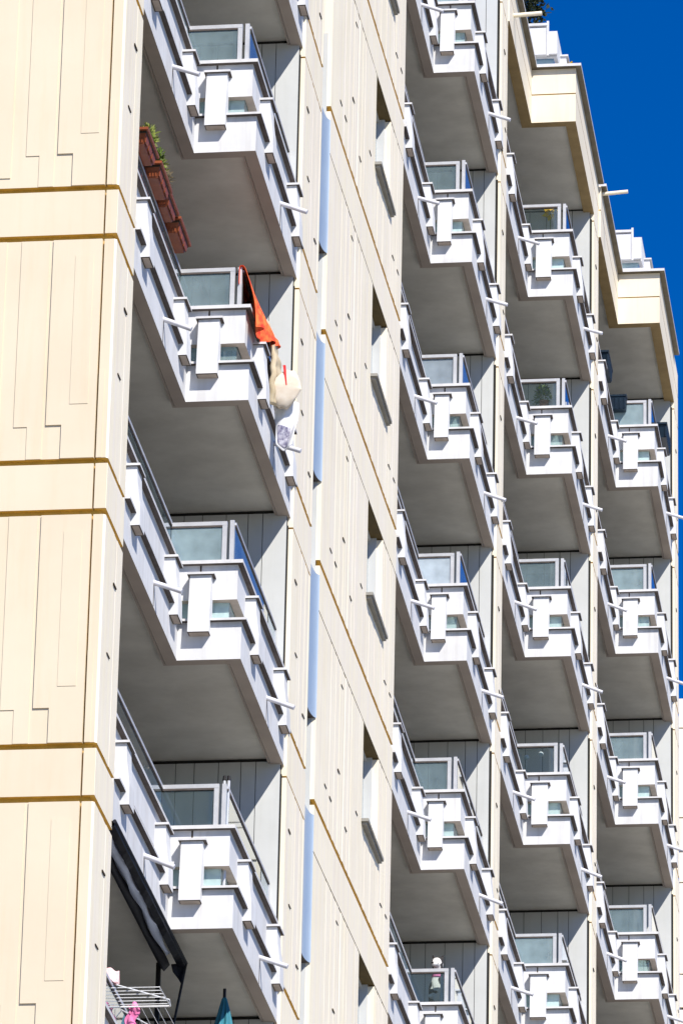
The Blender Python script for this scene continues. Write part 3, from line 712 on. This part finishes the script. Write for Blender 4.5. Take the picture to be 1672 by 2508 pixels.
# --- the black and white dog standing up behind the glass of the lowest second-stack balcony
def dog():
    root = empty('dog', at(1, -2, .19, .42, .245)); tag(root, 'black and white dog standing up with its paws on the parapet', 'dog'); root.scale = (1.1, 1.1, 1.1)
    P = {'pelvis': (0, .10, .62), 'belly': (0, .05, .80), 'chest': (0, 0, 1.03), 'neck': (0, -.02, 1.19), 'skull': (.0, -.04, 1.335), 'brow': (-.01, -.10, 1.33), 'muzzle': (-.03, -.175, 1.29), 'nose': (-.038, -.21, 1.285),
         'hipL': (-.07, .10, .58), 'kneeL': (-.09, -.03, .42), 'hockL': (-.09, .12, .20), 'pawL': (-.09, .08, .035), 'toeL': (-.09, -.02, .02),
         'hipR': (.07, .10, .58), 'kneeR': (.09, -.03, .42), 'hockR': (.09, .12, .20), 'pawR': (.09, .08, .035), 'toeR': (.09, -.02, .02),
         'shL': (-.06, -.03, 1.02), 'elL': (-.07, -.03, .86), 'wrL': (-.06, -.16, .90), 'fpL': (-.06, -.235, .885),
         'shR': (.06, -.03, 1.02), 'elR': (.085, -.03, .87), 'wrR': (.10, -.16, .92), 'fpR': (.11, -.235, .89),
         'tail1': (0, .2, .56), 'tail2': (.03, .30, .44), 'earL': (-.045, -.02, 1.40), 'earLt': (-.06, -.035, 1.445), 'earR': (.045, -.02, 1.40), 'earRt': (.065, -.035, 1.44)}
    R_ = dict(pelvis=.095, belly=.095, chest=.115, neck=.065, skull=.068, brow=.052, muzzle=.034, nose=.022, hip=.06, knee=.042, hock=.026, paw=.028, toe=.024, sh=.05, el=.034, wr=.024, fp=.026, tail1=.03, tail2=.018, ear=.022, eart=.008)
    E_ = [('pelvis', 'belly'), ('belly', 'chest'), ('chest', 'neck'), ('neck', 'skull'), ('skull', 'brow'), ('brow', 'muzzle'), ('muzzle', 'nose'), ('pelvis', 'tail1'), ('tail1', 'tail2'),
          ('skull', 'earL'), ('earL', 'earLt'), ('skull', 'earR'), ('earR', 'earRt')]
    for s_ in 'LR':
        E_ += [('pelvis', 'hip'+s_), ('hip'+s_, 'knee'+s_), ('knee'+s_, 'hock'+s_), ('hock'+s_, 'paw'+s_), ('paw'+s_, 'toe'+s_), ('chest', 'sh'+s_), ('sh'+s_, 'el'+s_), ('el'+s_, 'wr'+s_), ('wr'+s_, 'fp'+s_)]
    names = list(P); me = bpy.data.meshes.new('body')
    me.from_pydata([P[k] for k in names], [(names.index(a_), names.index(b_)) for a_, b_ in E_], [])
    m, t, out = new_mat('black_white_coat')
    bs = N(t, 'ShaderNodeBsdfPrincipled'); bs.inputs['Roughness'].default_value = .95
    tc = N(t, 'ShaderNodeTexCoord'); sp = N(t, 'ShaderNodeSeparateXYZ'); t.links.new(tc.outputs['Object'], sp.inputs[0])
    nz = N(t, 'ShaderNodeTexNoise'); nz.inputs['Scale'].default_value = 11; t.links.new(tc.outputs['Object'], nz.inputs['Vector'])
    ab = N(t, 'ShaderNodeMath', operation='ABSOLUTE'); t.links.new(sp.outputs[0], ab.inputs[0])
    ad = N(t, 'ShaderNodeMath', operation='MULTIPLY_ADD'); ad.inputs[1].default_value = .30; t.links.new(nz.outputs['Fac'], ad.inputs[0]); t.links.new(ab.outputs[0], ad.inputs[2])
    a2 = N(t, 'ShaderNodeMath', operation='ADD'); t.links.new(ad.outputs[0], a2.inputs[0])
    yb = N(t, 'ShaderNodeMapRange'); yb.inputs[1].default_value = -.12; yb.inputs[2].default_value = .12; yb.inputs[3].default_value = -.03; yb.inputs[4].default_value = .12
    t.links.new(sp.outputs[1], yb.inputs[0]); t.links.new(yb.outputs[0], a2.inputs[1])
    st = N(t, 'ShaderNodeMapRange'); st.inputs[1].default_value = .185; st.inputs[2].default_value = .198; t.links.new(a2.outputs[0], st.inputs[0])
    mx = N(t, 'ShaderNodeMix', data_type='RGBA'); mx.inputs[6].default_value = (.74, .72, .68, 1); mx.inputs[7].default_value = (.03, .027, .025, 1); t.links.new(st.outputs[0], mx.inputs[0])
    t.links.new(mx.outputs[2], bs.inputs['Base Color']); t.links.new(bs.outputs[0], out.inputs[0])
    me.materials.append(m)
    o = bpy.data.objects.new('body', me); COL.objects.link(o); o.parent = root
    sk = o.modifiers.new('skin', 'SKIN'); sk.use_smooth_shade = True
    for i, k in enumerate(names):
        key = k if k in R_ else (k[:-2]+'t' if k.endswith('t') and k[:3] == 'ear' else k[:-1])
        r = R_[key]; me.skin_vertices[0].data[i].radius = (r, r)
    me.skin_vertices[0].data[0].use_root = True
    ss = o.modifiers.new('smooth', 'SUBSURF'); ss.levels = 2; ss.render_levels = 2
    for sx in (-1, 1):
        mb = MB(); ball(mb, (-.022+sx*.028, -.145, 1.338), .009, 10, 8); mb.build('eye', [BLACKM], root, None, True)
    mb = MB(); ball(mb, (-.039, -.226, 1.29), .014, 10, 8); mb.build('nose', [BLACKM], root, None, True)
    mb = MB(); mb.loft([[(.073*math.cos(a_), -.022+.073*math.sin(a_), z) for a_ in [2*math.pi*k/20 for k in range(20)]] for z in (1.165, 1.20)], 0, False)
    c_ = mb.build('collar', [HOTPINK], root); c_.modifiers.new('thickness', 'SOLIDIFY').thickness = .008
dog()

# --- greenery on the roof terrace
def shrub(c, r, label, seed, n, dark=True):
    o = empty('terrace_shrub', c); tag(o, label, 'shrub'); rng = random.Random(seed)
    mb = MB(); mb.loft([[(k*math.cos(t), k*math.sin(t), z) for t in [2*math.pi*j/16 for j in range(16)]] for k, z in ((.16, 0), (.22, .38), (.24, .38), (.24, .42), (.2, .42), (.2, .36))]); mb.build('pot', [TERRA], o)
    mb = MB(); mb.tube((0, 0, .36), (.02, .0, .9), .03, .02)
    for k in range(7):
        t = k*.9; mb.tube((.02, 0, .6+k*.06), (.02+r*.7*math.cos(t), r*.7*math.sin(t), 1.15+r*.6+.05*k), .012, .004, 6)
    mb.build('trunk', [SOIL], o)
    mb = MB()
    for k in range(16):
        d = Vector((rng.gauss(0, 1), rng.gauss(0, 1), rng.gauss(0, .8))).normalized()*r*rng.uniform(.35, .85)
        leaves(mb, (.02+d.x, d.y, 1.22+r*.55+d.z*1.3), (r*.42, r*.42, r*.38), n//16, .07, rng, 0, .2, .4)
    mb.build('foliage', [LEAFD], o)
shrub(at(2, 4, -.34, .95, .93), .50, 'dark green shrub on the roof terrace beyond the spout', 9, 1500)
yb_ = empty('flower_pot', at(2, 4, .50, 1.15, .93)); tag(yb_, 'small pot of yellow flowers on the roof coping', 'flowers')
mb = MB(); mb.tube((0, 0, 0), (0, 0, .42), .06, .08, 14); mb.build('pot', [TERRA], yb_)
mb = MB(); leaves(mb, (0, 0, .5), (.09, .14, .10), 70, .05, random.Random(4), 0, .5, .4); mb.build('foliage', [LEAF], yb_)
mb = MB(); leaves(mb, (0, 0, .53), (.10, .15, .11), 50, .045, random.Random(6), 0, .5, .6); mb.build('blossom', [YELLOW], yb_)
